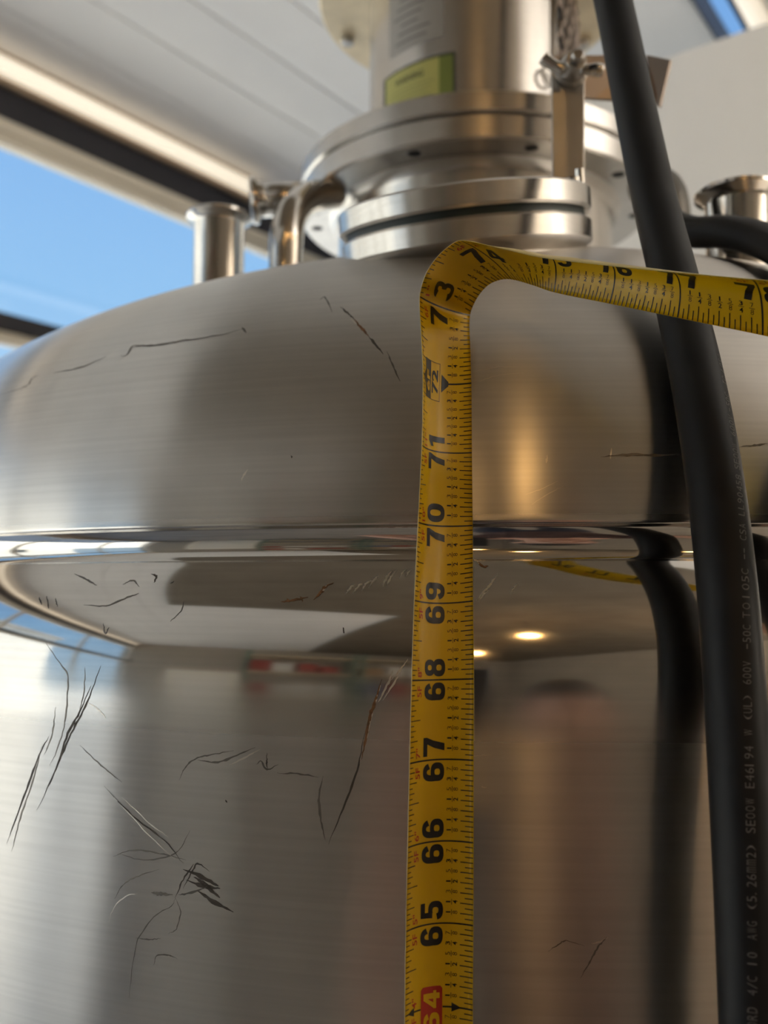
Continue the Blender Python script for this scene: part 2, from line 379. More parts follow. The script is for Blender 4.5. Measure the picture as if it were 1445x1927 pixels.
for k in range(4):
    a = PI / 4 + k * PI / 2
    MB().add(*solid([(1.6, 0.3), (1.6, 16)], (15 * math.cos(a), 15 * math.sin(a), 0), n=20)).add(*solid([(2.6, 0), (2.6, .3)], (15 * math.cos(a), 15 * math.sin(a), 0), n=20)).obj('leg', STEEL, tank)
MB().add(*solid([(2, 12), (18.7, 14)], n=64)).obj('base_cone', STEEL_TANK, tank)
bvh = BVHTree.FromPolygons([Vector(v) for v in Vs] + [Vector(v) for v in Vd], [list(f) for f in Fs] + [[i + len(Vs) for i in f] for f in Fd])
def hit(x, y):
    d = ray(x, y); r = bvh.ray_cast(Vector(CAM), Vector(unit(d)))
    if r[0] is None: return None
    p = np.array(r[0]); n = np.array(r[1])
    if np.dot(n, d) > 0: n = -n
    return p, n, float(np.dot(p - CAM, FW))

# central neck and flange under the agitator (welded to the lid)
neck = [(4.6, 76.6), (4.6, 81.2), (4.75, 81.45), (4.95, 81.56)]
MB().add(*lathe(neck, n=72)).obj('centre_neck', STEEL, tank, smooth='auto')
fl = MB().add(*lathe([(4.5, 81.55), (5.84, 81.55), (5.9, 81.61), (5.9, 82.22), (5.84, 82.28), (4.5, 82.28)], n=96, closed=True))
flange = fl.obj('lid_flange', STEEL, tank, smooth='auto')
for k in range(10):
    a = math.radians(-90 - 18 + 36 * k)
    MB().add(*solid([(.2, 81.545), (.2, 81.6)], (5.42 * math.cos(a), 5.42 * math.sin(a), 0), n=16)).obj('bolt_hole_shade', DARK, flange)  # dark disc drawn as hole shade; no hole is cut

# ------------------------------------------------------------------ agitator drive on top
ag = thing('agitator_drive', 'cylindrical stainless agitator housing bolted to the flange on the lid', 'agitator', (0, 0, 82.3))
MB().add(*lathe([(3.0, 82.33), (5.83, 82.33), (5.9, 82.4), (5.9, 82.9), (5.82, 82.98), (3.0, 82.98)], n=96, closed=True)).obj('mounting_flange', STEEL, ag, smooth='auto')
RB = 3.55
body = MB().add(*lathe([(RB, 82.95), (RB, 89.3)], n=96)).obj('housing', STEEL, ag, smooth=True)
top = MB().add(*lathe([(2.0, 89.25), (5.25, 89.25), (5.33, 89.33), (5.33, 89.9), (5.25, 89.98), (2.0, 89.98)], n=96, closed=True)).obj('upper_flange', STEEL_CAST, ag, smooth='auto')
for k in range(8):
    a = math.radians(22.5 + 45 * k + 7)
    MB().add(*solid([(.17, 88.98), (.26, 89.04), (.26, 89.25)], (4.72 * math.cos(a), 4.72 * math.sin(a), 0), n=8)).obj('bolt', STEEL_DULL, top)
MB().add(*solid([(4.4, 89.98), (4.4, 99), (3.9, 99.6)], n=64)).obj('motor', STEEL_CAST, ag, smooth='auto')
def cyl_patch(r, a0, a1, z0, z1, na=24, nz=1, inner=.02):
    """curved plate on the housing: angles measured from the camera side, right positive"""
    V = []; F = []
    for rr in (r, r - inner):
        for j in range(nz + 1):
            for i in range(na + 1):
                a = math.radians(a0 + (a1 - a0) * i / na); z = z0 + (z1 - z0) * j / nz
                V.append((rr * math.sin(a), -rr * math.cos(a), z))
    n = (na + 1) * (nz + 1)
    for j in range(nz):
        for i in range(na):
            k = j * (na + 1) + i; F.append((k, k + 1, k + na + 2, k + na + 1)); F.append((n + k + na + 1, n + k + na + 2, n + k + 1, n + k))
    edge = [i for i in range(na + 1)] + [j * (na + 1) + na for j in range(1, nz + 1)] + [nz * (na + 1) + i for i in range(na - 1, -1, -1)] + [j * (na + 1) for j in range(nz - 1, 0, -1)]
    for i in range(len(edge)):
        p_, q_ = edge[i], edge[(i + 1) % len(edge)]; F.append((p_, n + p_, n + q_, q_))
    return V, F
def zpix(y, r=RB):   # height of a point on the front of a coaxial cylinder that shows at image row y
    return float(on_plane(889, y, (0, -r, 0), Y3)[2])
lab = MB().add(*cyl_patch(RB + .02, -53.5, -8, 83.75, 85.55)).obj('warning_label', LABEL_K, ag)
lab['label'] = 'yellow-green warning label with a dark border'
MB().add(*cyl_patch(RB + .028, -51, -16.5, 83.85, 85.47, inner=.007)).obj('label_face', LABEL_Y, lab)
MB().add(*cyl_patch(RB + .028, -16.4, -9.5, 83.85, 85.47, inner=.007)).obj('label_strip', mat('label_green_strip', (.20, .25, .06), .35), lab)
MB().add(*cyl_patch(RB + .02, -40, -17, 83.35, 83.68)).obj('cream_sticker', LABEL_C, ag)
MB().add(*cyl_patch(RB + .027, -36, -19, 83.33, 83.44, inner=.007)).obj('red_stripe', LABEL_R, ag)
npl = MB().add(*cyl_patch(RB + .02, -48, -14, 86.1, 88.4)).obj('nameplate', PLATE_G, ag)

# text -> flat mesh, cached
_tc = {}
def text_mesh(s, off=0.0, res=3):
    k = (s, off)
    if k in _tc: return _tc[k]
    c = bpy.data.curves.new('t', 'FONT'); c.body = s; c.size = 1.0; c.offset = off; c.resolution_u = res; c.fill_mode = 'FRONT'
    o = bpy.data.objects.new('t', c); COL.objects.link(o)
    dg = bpy.context.evaluated_depsgraph_get(); me = bpy.data.meshes.new_from_object(o.evaluated_get(dg))
    V = np.array([v.co[:] for v in me.vertices]).reshape(-1, 3)[:, :2]; F = [tuple(p.vertices) for p in me.polygons]
    bpy.data.objects.remove(o); bpy.data.curves.remove(c); bpy.data.meshes.remove(me)
    V = V - V.min(0); V = V / V.max(0)
    _tc[k] = (V, F); return V, F
def cut(V, F, step_x, step_y):
    """split a flat mesh on a grid so that it can follow a curved surface"""
    bm = bmesh.new(); vs = [bm.verts.new((x, y, 0)) for x, y in V]
    for f in F:
        try: bm.faces.new([vs[i] for i in f])
        except ValueError: pass
    lo = V.min(0); hi = V.max(0)
    for ax, st in ((0, step_x), (1, step_y)):
        if not st: continue
        x = lo[ax] + st
        while x < hi[ax] - 1e-6:
            co = Vector((x, 0, 0)) if ax == 0 else Vector((0, x, 0)); no = Vector((1, 0, 0)) if ax == 0 else Vector((0, 1, 0))
            bmesh.ops.bisect_plane(bm, geom=bm.verts[:] + bm.edges[:] + bm.faces[:], plane_co=co, plane_no=no, dist=1e-6); x += st
    bm.verts.index_update(); V2 = np.array([v.co[:2] for v in bm.verts]); F2 = [tuple(v.index for v in f.verts) for f in bm.faces]; bm.free()
    return V2, F2
def on_body(V, a0, a1, z0, z1, r):
    out = []
    for x, y in V:
        a = math.radians(a0 + (a1 - a0) * x); out.append((r * math.sin(a), -r * math.cos(a), z0 + (z1 - z0) * y))
    return out
V, F = cut(*text_mesh('WARNING', .02), .06, 0)
mesh_obj('label_title', on_body(V, -43, -25, 85.0, 85.22, RB + .032), F, LABEL_T, lab)
mb = MB()
for i in range(6):
    z = 84.80 - i * .15; mb.add(*cyl_patch(RB + .031, -48 + (i % 3), -19 - (i * 7) % 5, z - .025, z, 16, 1, .002))
mb.obj('label_lines', mat('label_small_print', (.30, .30, .11), .4), lab)
mb = MB()
for i in range(7):
    z = 88.1 - i * .28; mb.add(*cyl_patch(RB + .024, -45 + (i * 5) % 7, -20 - (i * 11) % 9, z - .07, z, 12, 1, .002))
mb.obj('nameplate_lines', mat('nameplate_small_print', (.20, .19, .18), .4), npl)
# mesh guard over a dark patch painted as the shaded side opening
gd = MB().add(*cyl_patch(RB + .015, 47, 92, 84.2, 88.6, 16, 4)).obj('side_opening_shade', DARK, ag)
mb = MB(); 
def bodypt(a, z, r): a = math.radians(a); return np.array([r * math.sin(a), -r * math.cos(a), z])
for k in range(-7, 12):
    for sg in (1, -1):
        P = []
        for t in np.linspace(0, 1, 13):
            z = 84.25 + 4.3 * t; a = 47 + k * 8.2 + sg * 34 * t + (0 if sg > 0 else 34)
            if 47.5 <= a <= 91: P.append(bodypt(a, z, RB + .07 + .015 * sg))
        if len(P) > 2: mb.add(*tube(P, .05, 5))
mb.obj('mesh_guard', mat('mesh_guard_steel', (.42, .36, .32), .4, .9), ag, smooth=True)
mb = MB().add(*tube([bodypt(46.5, 84.2, RB + .05), bodypt(46.5, 88.6, RB + .05)], .07, 8))
mb.add(*tube([bodypt(a, 84.2, RB + .05) for a in np.linspace(46.5, 92, 14)], .07, 8)); mb.obj('guard_rim', STEEL_DULL, ag, smooth=True)
cp = bodypt(40, 85.0, RB)
clip = MB().add(*tube([cp + .28 * np.array([math.cos(math.radians(40)) * math.cos(t), math.sin(math.radians(40)) * math.cos(t), 0]) + np.array([0, 0, .28 * math.sin(t)]) + np.array([.1, -.12, 0]) for t in np.linspace(0, 1.8 * PI, 20)], .06, 8)).obj('wire_clip', STEEL_DULL, ag, smooth=True)
sp_ = bodypt(-88, 83.35, RB); MB().add(*solid([(.06, 0), (.06, .12), (.16, .14), (.16, .3)], sp_, axis=(-1, -.1, 0), n=12)).obj('side_screw', STEEL_POL, ag)

# ------------------------------------------------------------------ ferruled port in front of the agitator
pax = unit((-.075, -math.sin(math.radians(14)), math.cos(math.radians(14))))
pf = pt(871, 339, 16.1); RP = 2.57
fdir = unit(np.array([0, -1., 0]) - np.dot([0, -1., 0], pax) * pax)
pc = pf - RP * fdir                       # centre of the top face
port = MB().add(*lathe([(2.15, -3.2), (2.15, -1.45), (2.2, -1.25), (2.4, -1.12), (RP - .03, -1.06), (RP, -1.02), (RP, -.66), (RP - .05, -.6), (2.0, -.58)], pc, pax, n=96)).obj('front_port', STEEL, tank, smooth='auto')
pcap = thing('port_cap', 'round polished steel cap seated on the front port of the lid', 'cap', pc - pax * .6)
MB().add(*lathe([(2.0, -.46), (RP - .04, -.46), (RP + .01, -.41), (RP + .01, -.05), (RP - .05, 0), (.01, 0)], pc, pax, n=96)).obj('cap_ring', STEEL, pcap, smooth='auto')
MB().add(*lathe([(1.9, -.6), (RP - .13, -.6), (RP - .13, -.45), (1.9, -.45)], pc, pax, n=96, closed=True)).obj('gasket', RUBBER_SEAL, pcap, smooth='auto')

# bracket with wing nut standing on the cap
br = thing('steel_bracket', 'flat steel bracket with a wing nut standing on the port cap', 'bracket', pt(1070, 345, 19.6))
DB = 19.6
def flat_bar(corners, th):
    """corners = list of points in the face plane; extruded away from the camera"""
    P = np.array(corners); n = unit(np.cross(P[1] - P[0], P[2] - P[1])); 
    if np.dot(n, FW) < 0: n = -n
    m = len(P); V = list(P) + list(P + n * th)
    F = [tuple(range(m)), tuple(range(2 * m - 1, m - 1, -1))] + [(i, m + i, m + (i + 1) % m, (i + 1) % m) for i in range(m)]
    return V, F
arc = [pt(1069 + 31 * math.cos(a), 140 + 31 * math.sin(a) * -1, DB) for a in np.linspace(0, PI, 12)]
o = MB().add(*flat_bar([pt(1040, 352, DB), pt(1100, 352, DB)] + arc, .10)).obj('upright', STEEL_DULL, br); bevel(o, .02)
o = MB().add(*flat_bar([pt(1040, 104, DB + .15), pt(1215, 102, DB + .5), pt(1226, 192, DB + .5), pt(1120, 186, DB + .35), pt(1060, 180, DB + .15), pt(1036, 160, DB + .1)], .10)).obj('strap', mat('brown_tinted_steel', (.40, .33, .28), .34, 1.0), br); bevel(o, .02)
o = MB().add(*flat_bar([pt(1215, 102, DB + .5), pt(1262, 112, DB + .1), pt(1241, 200, DB + .1), pt(1226, 192, DB + .5)], .10)).obj('strap_end', mat('brown_tinted_steel_end', (.42, .35, .30), .34, 1.0), br); bevel(o, .02)
wc = pt(1076, 130, DB - .15)
fa = -FW
MB().add(*solid([(.33, 0), (.36, .02), (.36, .08), (.33, .1)], pt(1074, 134, DB - .02), axis=fa, n=28)).obj('washer', STEEL_DULL, br, smooth='auto')
wn = MB().add(*solid([(.30, .0), (.30, .12), (.24, .35), (.20, .42)], wc, axis=fa, n=20)).obj('wing_nut', STEEL_DULL, br, smooth='auto')
for pts_, rr in (([(1062, 133), (1045, 124), (1030, 114), (1024, 108)], [.13, .12, .14, .16]), ([(1092, 130), (1108, 131), (1122, 131), (1134, 133)], [.12, .12, .15, .13])):
    MB().add(*tube(catmull([pt(x, y, DB - .42) for x, y in pts_], 4), np.interp(np.linspace(0, 3, 13), range(4), rr), 10)).obj('wing', STEEL_POL, wn, smooth=True)
MB().add(*solid([(.14, .0), (.14, .62), (.10, .66)], wc, axis=fa, n=16)).obj('threaded_stud', STEEL_DULL, wn, smooth='auto')
MB().add(*solid([(.18, 0), (.18, .12), (.14, .14)], pt(1076, 347, DB - .5), axis=pax, n=16)).add(*solid([(.10, 0), (.10, .32)], pt(1092, 348, DB - .4), axis=pax, n=14)).obj('foot_stud', STEEL_POL, br, smooth='auto')

# ------------------------------------------------------------------ pipe stubs on the lid
def stub(x, ytop, depth, rt, rf, h, name, label):
    c = pt(x, ytop, depth)
    MB().add(*lathe([(rt, -h), (rt, -.32), (rt + .05, -.24), (rf - .04, -.14), (rf, -.10), (rf, -.03), (rf - .03, 0), (rt - .06, 0), (rt - .06, -1.5)], c, n=48)).obj(name, STEEL_POL, tank, smooth='auto')['label'] = label
stub(413, 407, 27.6, .76, .99, 4.0, 'pipe_stub', 'open polished pipe stub with a flared rim left of the agitator')
stub(1386, 362, 20.6, .70, .93, 3.2, 'pipe_stub', 'open polished pipe stub with a flared rim at the right of the lid')
P = catmull([pt(537, 560, 27), pt(537, 500, 27), pt(540, 440, 27), pt(552, 400, 27.3), pt(582, 374, 28), pt(630, 364, 28.8)], 8)
el = MB().add(*tube(P, .50, 24)).obj('elbow_pipe', STEEL_POL, tank, smooth=True)
el['label'] = 'bent polished pipe left of the agitator flange'
c0 = pt(478, 378, 28.2); c1 = pt(600, 372, 28.5)
MB().add(*tube([c0, c1], .52, 24)).obj('side_tube', STEEL_POL, el, smooth=True)
MB().add(*solid(bev_cyl(.72, -.1, .12, .04), c0, axis=c1 - c0, n=32)).obj('rim', STEEL_POL, el, smooth='auto')
P = catmull([pt(1255, 560, 24), pt(1256, 470, 24), pt(1256, 400, 24), pt(1246, 362, 24.4), pt(1215, 345, 25)], 8)
MB().add(*tube(P, .58, 24)).obj('elbow_pipe', mat('dark_weathered_steel', (.13, .12, .105), .45, .8), tank, smooth=True)['label'] = 'dull bent pipe half hidden behind the upright black cable'

# ------------------------------------------------------------------ black power cable with grey print
ck = [(1040, -420, 21), (1105, -200, 18.6), (1153, 0, 17.1), (1192, 190, 15.7), (1231, 375, 14.5), (1272, 540, 13.35), (1312, 715, 12.2), (1344, 900, 11.4), (1367, 1100, 10.85),
      (1382.5, 1300, 10.5), (1395, 1500, 10.2), (1406, 1700, 9.95), (1415, 1900, 9.75), (1426, 2150, 9.55), (1438, 2450, 9.35)]
CR = .35
cpath = catmull([pt(*k) for k in ck], 10)
cable = thing('power_cable', 'thick upright black rubber power cable with grey printing in front of the tank', 'cable', cpath[-1])
MB().add(*tube(cpath, CR, 28)).obj('sheath', RUBBER, cable, smooth=True)
# printing runs up the cable: angle around the sheath by image row
cseg = np.r_[0, np.cumsum(np.linalg.norm(np.diff(cpath, axis=0), axis=1))]
def proj(P):
    d = np.asarray(P) - CAM; k = d @ FW; return CX + FPX * (d @ RX) / k, CY - FPX * (d @ UP) / k
rows = np.array([proj(p)[1] for p in cpath])
def s_at_row(y): return float(np.interp(y, rows, cseg))
def cable_pt(s, off, r):
    """s = arc length, off = distance around the sheath to the left"""
    P = np.array([np.interp(s, cseg, cpath[:, i]) for i in range(3)])
    y = proj(P)[1]; th = math.radians(np.interp(y, [600, 800, 1000, 1300, 1900], [80, 62, 45, 22, 0]))
    i = min(max(int(np.searchsorted(cseg, s)), 1), len(cseg) - 1); t = unit(cpath[i] - cpath[i - 1])
    to = unit(CAM - P); to = unit(to - np.dot(to, t) * t); right = np.cross(t, to)
    if np.dot(right, RX) < 0: right = -right
    th -= off / CR
    return P + r * (math.cos(th) * to + math.sin(th) * right)
V0 = []; F0 = []
def cable_text(s, y0, y1, hgt=.095):
    sa, sb = s_at_row(y0), s_at_row(y1)
    n = len(s); w = (sa - sb) / n
    for i, ch in enumerate(s):
        if ch == ' ': continue
        V, F = text_mesh(ch, (-.03 if ch == '1' else -.012) if ch not in '-.' else 0)
        hh = hgt; o0 = 0; ww = w * .74
        if ch == '-': hh = .012; o0 = .04
        if ch == '.': hh = .014; ww = .014
        if ch == '1': ww = w * .17
        b = len(V0)
        for x, y in V: V0.append(cable_pt(sa - sb and sa - (i * w) - x * ww, -.045 + (o0 + y * hh), CR + .004))
        F0.extend(tuple(k + b for k in f) for f in F)
# rows run upwards: the first character is the lowest
for s, a, b_ in (('4/C', 1853, 1816), ('10', 1798, 1773), ('AWG', 1753, 1717), ('(5.26mm2)', 1698, 1580), ('SEOOW', 1561, 1496), ('E46194', 1480, 1401), ('W', 1385, 1371),
                 ('(UL)', 1356, 1310), ('600V', 1292, 1247), ('-50C', 1227, 1181), ('TO', 1172, 1141), ('105C', 1136, 1081), ('--', 1067, 1045), ('CSA', 1033, 1000), ('LL90458', 988, 912),
                 ('SEOOW', 904, 854), ('600V', 842, 802), ('-50C', 797, 760), ('TO', 746, 729), ('105C', 721, 689), ('CORD', 1925, 1872)):
    cable_text(s, a, b_)
mesh_obj('cable_print', V0, F0, INK_GREY, cable)
P = catmull([pt(1080, -420, 26), pt(1125, -200, 24), pt(1158, 0, 22.3), pt(1194, 180, 21.4), pt(1214, 280, 21), pt(1232, 360, 20.7), pt(1255, 412, 20.3), pt(1300, 436, 19.5), pt(1370, 437, 18.3), pt(1445, 457, 16.9), pt(1530, 512, 15.0), pt(1600, 605, 13.2), pt(1650, 800, 11.5), pt(1680, 1100, 10.7), pt(1690, 1600, 10.5)], 10)
tag(MB().add(*tube(P, .335, 28)).obj('power_cable', RUBBER, base=P[-1], smooth=True), 'black rubber cable arched over the right of the lid behind the upright one', 'cable')

# ------------------------------------------------------------------ tape measure
LK = {64: (762, 1913), 65: (764, 1753), 66: (767.5, 1595), 67: (771, 1437), 68: (775, 1280.6), 69: (780, 1130), 70: (787, 983), 71: (794, 838), 72: (796, 701), 72.5: (793, 630), 73: (790, 558.6),
      73.25: (799, 522), 73.5: (818, 490), 73.75: (842, 466), 74: (868, 453), 74.5: (938, 467), 75: (1013, 484), 76: (1125, 498), 77: (1250, 511), 78: (1415, 526), 79: (1600, 540), 80: (1800, 550)}
RK = {64: (889.6, 1901), 65: (890.6, 1742), 66: (891, 1586), 67: (891, 1431), 68: (891.5, 1277.6), 69: (890, 1131), 70: (889.3, 989), 71: (888, 852), 72: (887, 721), 72.5: (885, 656), 73: (884.5, 593.5),
      73.25: (897, 562), 73.5: (917, 538), 73.75: (940, 527), 74: (963, 526), 74.5: (1003, 537), 75: (1042, 550), 76: (1147, 571.5), 77: (1275, 598), 78: (1435, 631), 79: (1610, 668), 80: (1800, 705)}
LIFT = {64: .20, 69: .22, 70: .22, 72: .3, 73: .45}
RD = {73.25: 13.15, 73.5: 13.05, 73.75: 13.0, 74: 12.95, 74.5: 12.85, 75: 12.65, 76: 12.05, 77: 11.45, 78: 11.05, 79: 10.75, 80: 10.5}
DL = {64: .18, 68: .2, 69: .3, 70: .42, 71: .5, 72: .6, 73: .65, 74: .66, 75: .58, 76: .53, 77: .49, 80: .48}
def tab(d, u): k = sorted(d); return float(np.interp(u, k, [d[i] for i in k]))
us = sorted(LK); LP = []; RP_ = []
for u in us:
    if u <= 73: dz = hit(*RK[u])[2] - tab(LIFT, u)
    else: dz = RD[u]
    RP_.append(pt(*RK[u], dz)); LP.append(pt(*LK[u], dz - tab(DL, u)))
# the blade hangs straight on down below the picture
dl = (LP[0] - LP[2]) / 2; dr = (RP_[0] - RP_[2]) / 2
dl = np.array([dl[0] * .3, dl[1] * .2, -1]); dr = np.array([dr[0] * .3, dr[1] * .2, -1])
us = [44, 58, 62] + us; LP = [LP[0] + dl * 20, LP[0] + dl * 6, LP[0] + dl * 2] + LP; RP_ = [RP_[0] + dr * 20, RP_[0] + dr * 6, RP_[0] + dr * 2] + RP_
LP = np.array(LP); RP_ = np.array(RP_); us = np.array(us, float)
def herm(us, P, u):
    """non-uniform Catmull-Rom"""
    i = int(np.clip(np.searchsorted(us, u) - 1, 0, len(us) - 2)); h = us[i + 1] - us[i]; t = (u - us[i]) / h
    def m(j):
        if j == 0: return (P[1] - P[0]) / (us[1] - us[0])
        if j == len(us) - 1: return (P[-1] - P[-2]) / (us[-1] - us[-2])
        return (P[j + 1] - P[j - 1]) / (us[j + 1] - us[j - 1])
    a, b = m(i) * h, m(i + 1) * h
    return (2 * t ** 3 - 3 * t * t + 1) * P[i] + (t ** 3 - 2 * t * t + t) * a + (-2 * t ** 3 + 3 * t * t) * P[i + 1] + (t ** 3 - t * t) * b
_uc = {}
def edge(u):
    k = round(u, 4)
    if k not in _uc:
        L, R_ = herm(us, LP, u), herm(us, RP_, u); e_ = 1e-3
        T = (herm(us, LP, u + e_) + herm(us, RP_, u + e_) - L - R_); n = unit(np.cross(T, R_ - L))
        if np.dot(n, (L + R_) / 2 - CAM) < 0: n = -n
        c = np.linalg.norm(R_ - L); sag = math.sqrt(max(.012, 1 - c) * 3 * c / 8); sag = min(sag, .17 if u < 74.3 else .17 + .12 * min(1, (u - 74.3) / 1.2))
        _uc[k] = (L, R_, n, sag)
    return _uc[k]
def tape(u, v, off=0.0):
    L, R_, n, sag = edge(u); w = R_ - L
    p = L + w * v + n * (4 * sag * v * (1 - v))
    nn = unit(n - w / np.dot(w, w) * 4 * sag * (1 - 2 * v) * 1.0)       # normal of the bowed section
    return p - nn * off
tm = thing('tape_measure', 'yellow steel tape measure blade running up the tank and bending off right', 'tape measure', RP_[0])
NV = 18; uu = np.r_[np.arange(44, 62, .5), np.arange(62, 80.001, .05)]
V = []; F = []; nu = len(uu)
for off in (0.0, -.009):
    for u in uu:
        for j in range(NV + 1): V.append(tape(u, j / NV, off))
w_ = NV + 1; n_ = nu * w_; fm = []
for i in range(nu - 1):
    for j in range(NV):
        k = i * w_ + j; F.append((k, k + 1, k + w_ + 1, k + w_)); fm.append(0); F.append((n_ + k + w_, n_ + k + w_ + 1, n_ + k + 1, n_ + k)); fm.append(1)
    for j in (0, NV):
        k = i * w_ + j; F.append((k, k + w_, n_ + k + w_, n_ + k)); fm.append(1)
blade = mesh_obj('blade', V, F, None, tm, smooth=True, mats=[YELLOW, TAPE_BACK], fmat=fm)
OFF = .004
class Print(MB):
    def quad(s, u0, u1, v0, v1, nu=1, nv=4):
        V = [tape(u0 + (u1 - u0) * i / nu, v0 + (v1 - v0) * j / nv, s.off) for i in range(nu + 1) for j in range(nv + 1)]
        s.add(V, [(i * (nv + 1) + j, i * (nv + 1) + j + 1, (i + 1) * (nv + 1) + j + 1, (i + 1) * (nv + 1) + j) for i in range(nu) for j in range(nv)])
    def text(s, t, u0, u1, v0, v1, off=0., cutu=.08, cutv=.07):
        """v0 = top of the letters (towards the left edge), v1 = their foot"""
        V, F = text_mesh(t, off)
        V = np.array(V) * [u1 - u0, v1 - v0]
        if cutu: V, F = cut(V, F, cutu, cutv)
        s.add([tape(u0 + x, v1 - y, s.off) for x, y in V], F)
    def poly(s, pts):
        V = np.array(pts, float); V2, F2 = cut(V, [tuple(range(len(V)))], .06, .06); s.add([tape(x, y, s.off) for x, y in V2], F2)
    def digit(s, ch, u0, u1, v0, v1):
        m = lambda x, y: (u0 + x * (u1 - u0), v1 - y * (v1 - v0))
        for kind, d in GLYPH[ch]:
            if kind == 'p': s.poly([m(x, y) for x, y in d]); continue
            cx, cy, rx, ry, a0, a1, tx, ty = d; n = max(8, int(abs(a1 - a0) / 12)); V = []
            for i in range(n + 1):
                t = math.radians(a0 + (a1 - a0) * i / n); c, sn = math.cos(t), math.sin(t)
                k = (abs(c) ** 2.6 + abs(sn) ** 2.6) ** (-1 / 2.6)
                for f_ in (0, .5, 1): V.append(tape(*m(cx + c * k * (rx - tx * f_), cy + sn * k * (ry - ty * f_)), s.off))
            s.add(V, [(3 * i + j, 3 * i + j + 1, 3 * i + j + 4, 3 * i + j + 3) for i in range(n) for j in (0, 1)])
    off = OFF
TX, TY = .33, .195
GLYPH = {'0': [('a', (.5, .5, .5, .5, 0, 360, TX, TY))],
         '6': [('a', (.5, .5, .5, .5, 28, 215, TX, TY)), ('a', (.5, .31, .5, .31, 0, 360, TX, TY * .95))],
         '9': [('a', (.5, .5, .5, .5, 208, 395, TX, TY)), ('a', (.5, .69, .5, .31, 0, 360, TX, TY * .95))],
         '8': [('a', (.5, .745, .46, .255, 0, 360, TX * .93, TY * .8)), ('a', (.5, .29, .5, .29, 0, 360, TX, TY * .85))],
         '7': [('p', [(0, .80), (0, 1), (1, 1), (1, .83), (.64, .80)]), ('p', [(.64, .81), (1, .83), (.82, .5), (.66, 0), (.28, 0), (.42, .45)])],
         '1': [('p', [(.38, 0), (.38, 1), (.74, 1), (.74, 0)]), ('p', [(.10, .66), (.10, .84), (.42, 1), (.42, .74)])],
         '5': [('p', [(.16, .80), (.16, 1), (.94, 1), (.94, .80)]), ('p', [(.10, .46), (.16, .98), (.44, .98), (.40, .46)]), ('a', (.5, .325, .5, .325, -165, 128, TX, TY))],
         '3': [('a', (.48, .735, .46, .265, -90, 165, TX, TY * .85)), ('a', (.5, .285, .5, .285, -165, 90, TX, TY * .85))],
         '4': [('p', [(.54, 0), (.54, 1), (.86, 1), (.86, 0)]), ('p', [(0, .20), (0, .38), (1, .38), (1, .20)]), ('p', [(0, .34), (.50, 1), (.72, 1), (.30, .34)])]}
U0, U1 = 62, 79
ticks = Print(); lines = Print(); fr = Print()
for k in range(U0, U1):
    for i in range(16):
        u = k + i / 16
        if i == 0: continue
        l = .065 if i % 2 else .10 if i % 4 else .185 if i == 8 else .14
        ticks.quad(u - .006, u + .006, .004, l, 1, 2)
        r = .895 if i % 2 else .835
        ticks.quad(u - .006, u + .006, r, .997, 1, 2)
    for i in range(1, 8):
        u = k + i / 8 + .01; nmr, dn = (i, 8) if i % 2 else (i // 2, 4) if i != 4 else (1, 2)
        bold = .018 if i % 2 == 0 else -.012
        h = .021 if i % 2 == 0 else .019
        hw = h * (.42 if nmr == 1 else 1)
        fr.text(str(nmr), u - hw, u + hw, .640, .705, bold, 0); fr.text(str(dn), u - h, u + h, .735, .800, bold, 0)
        fr.quad(u - .034, u + .034, .717, .724, 1, 1)
ticks.obj('tick_marks', INK, tm); fr.obj('fraction_numerals', INK, tm)
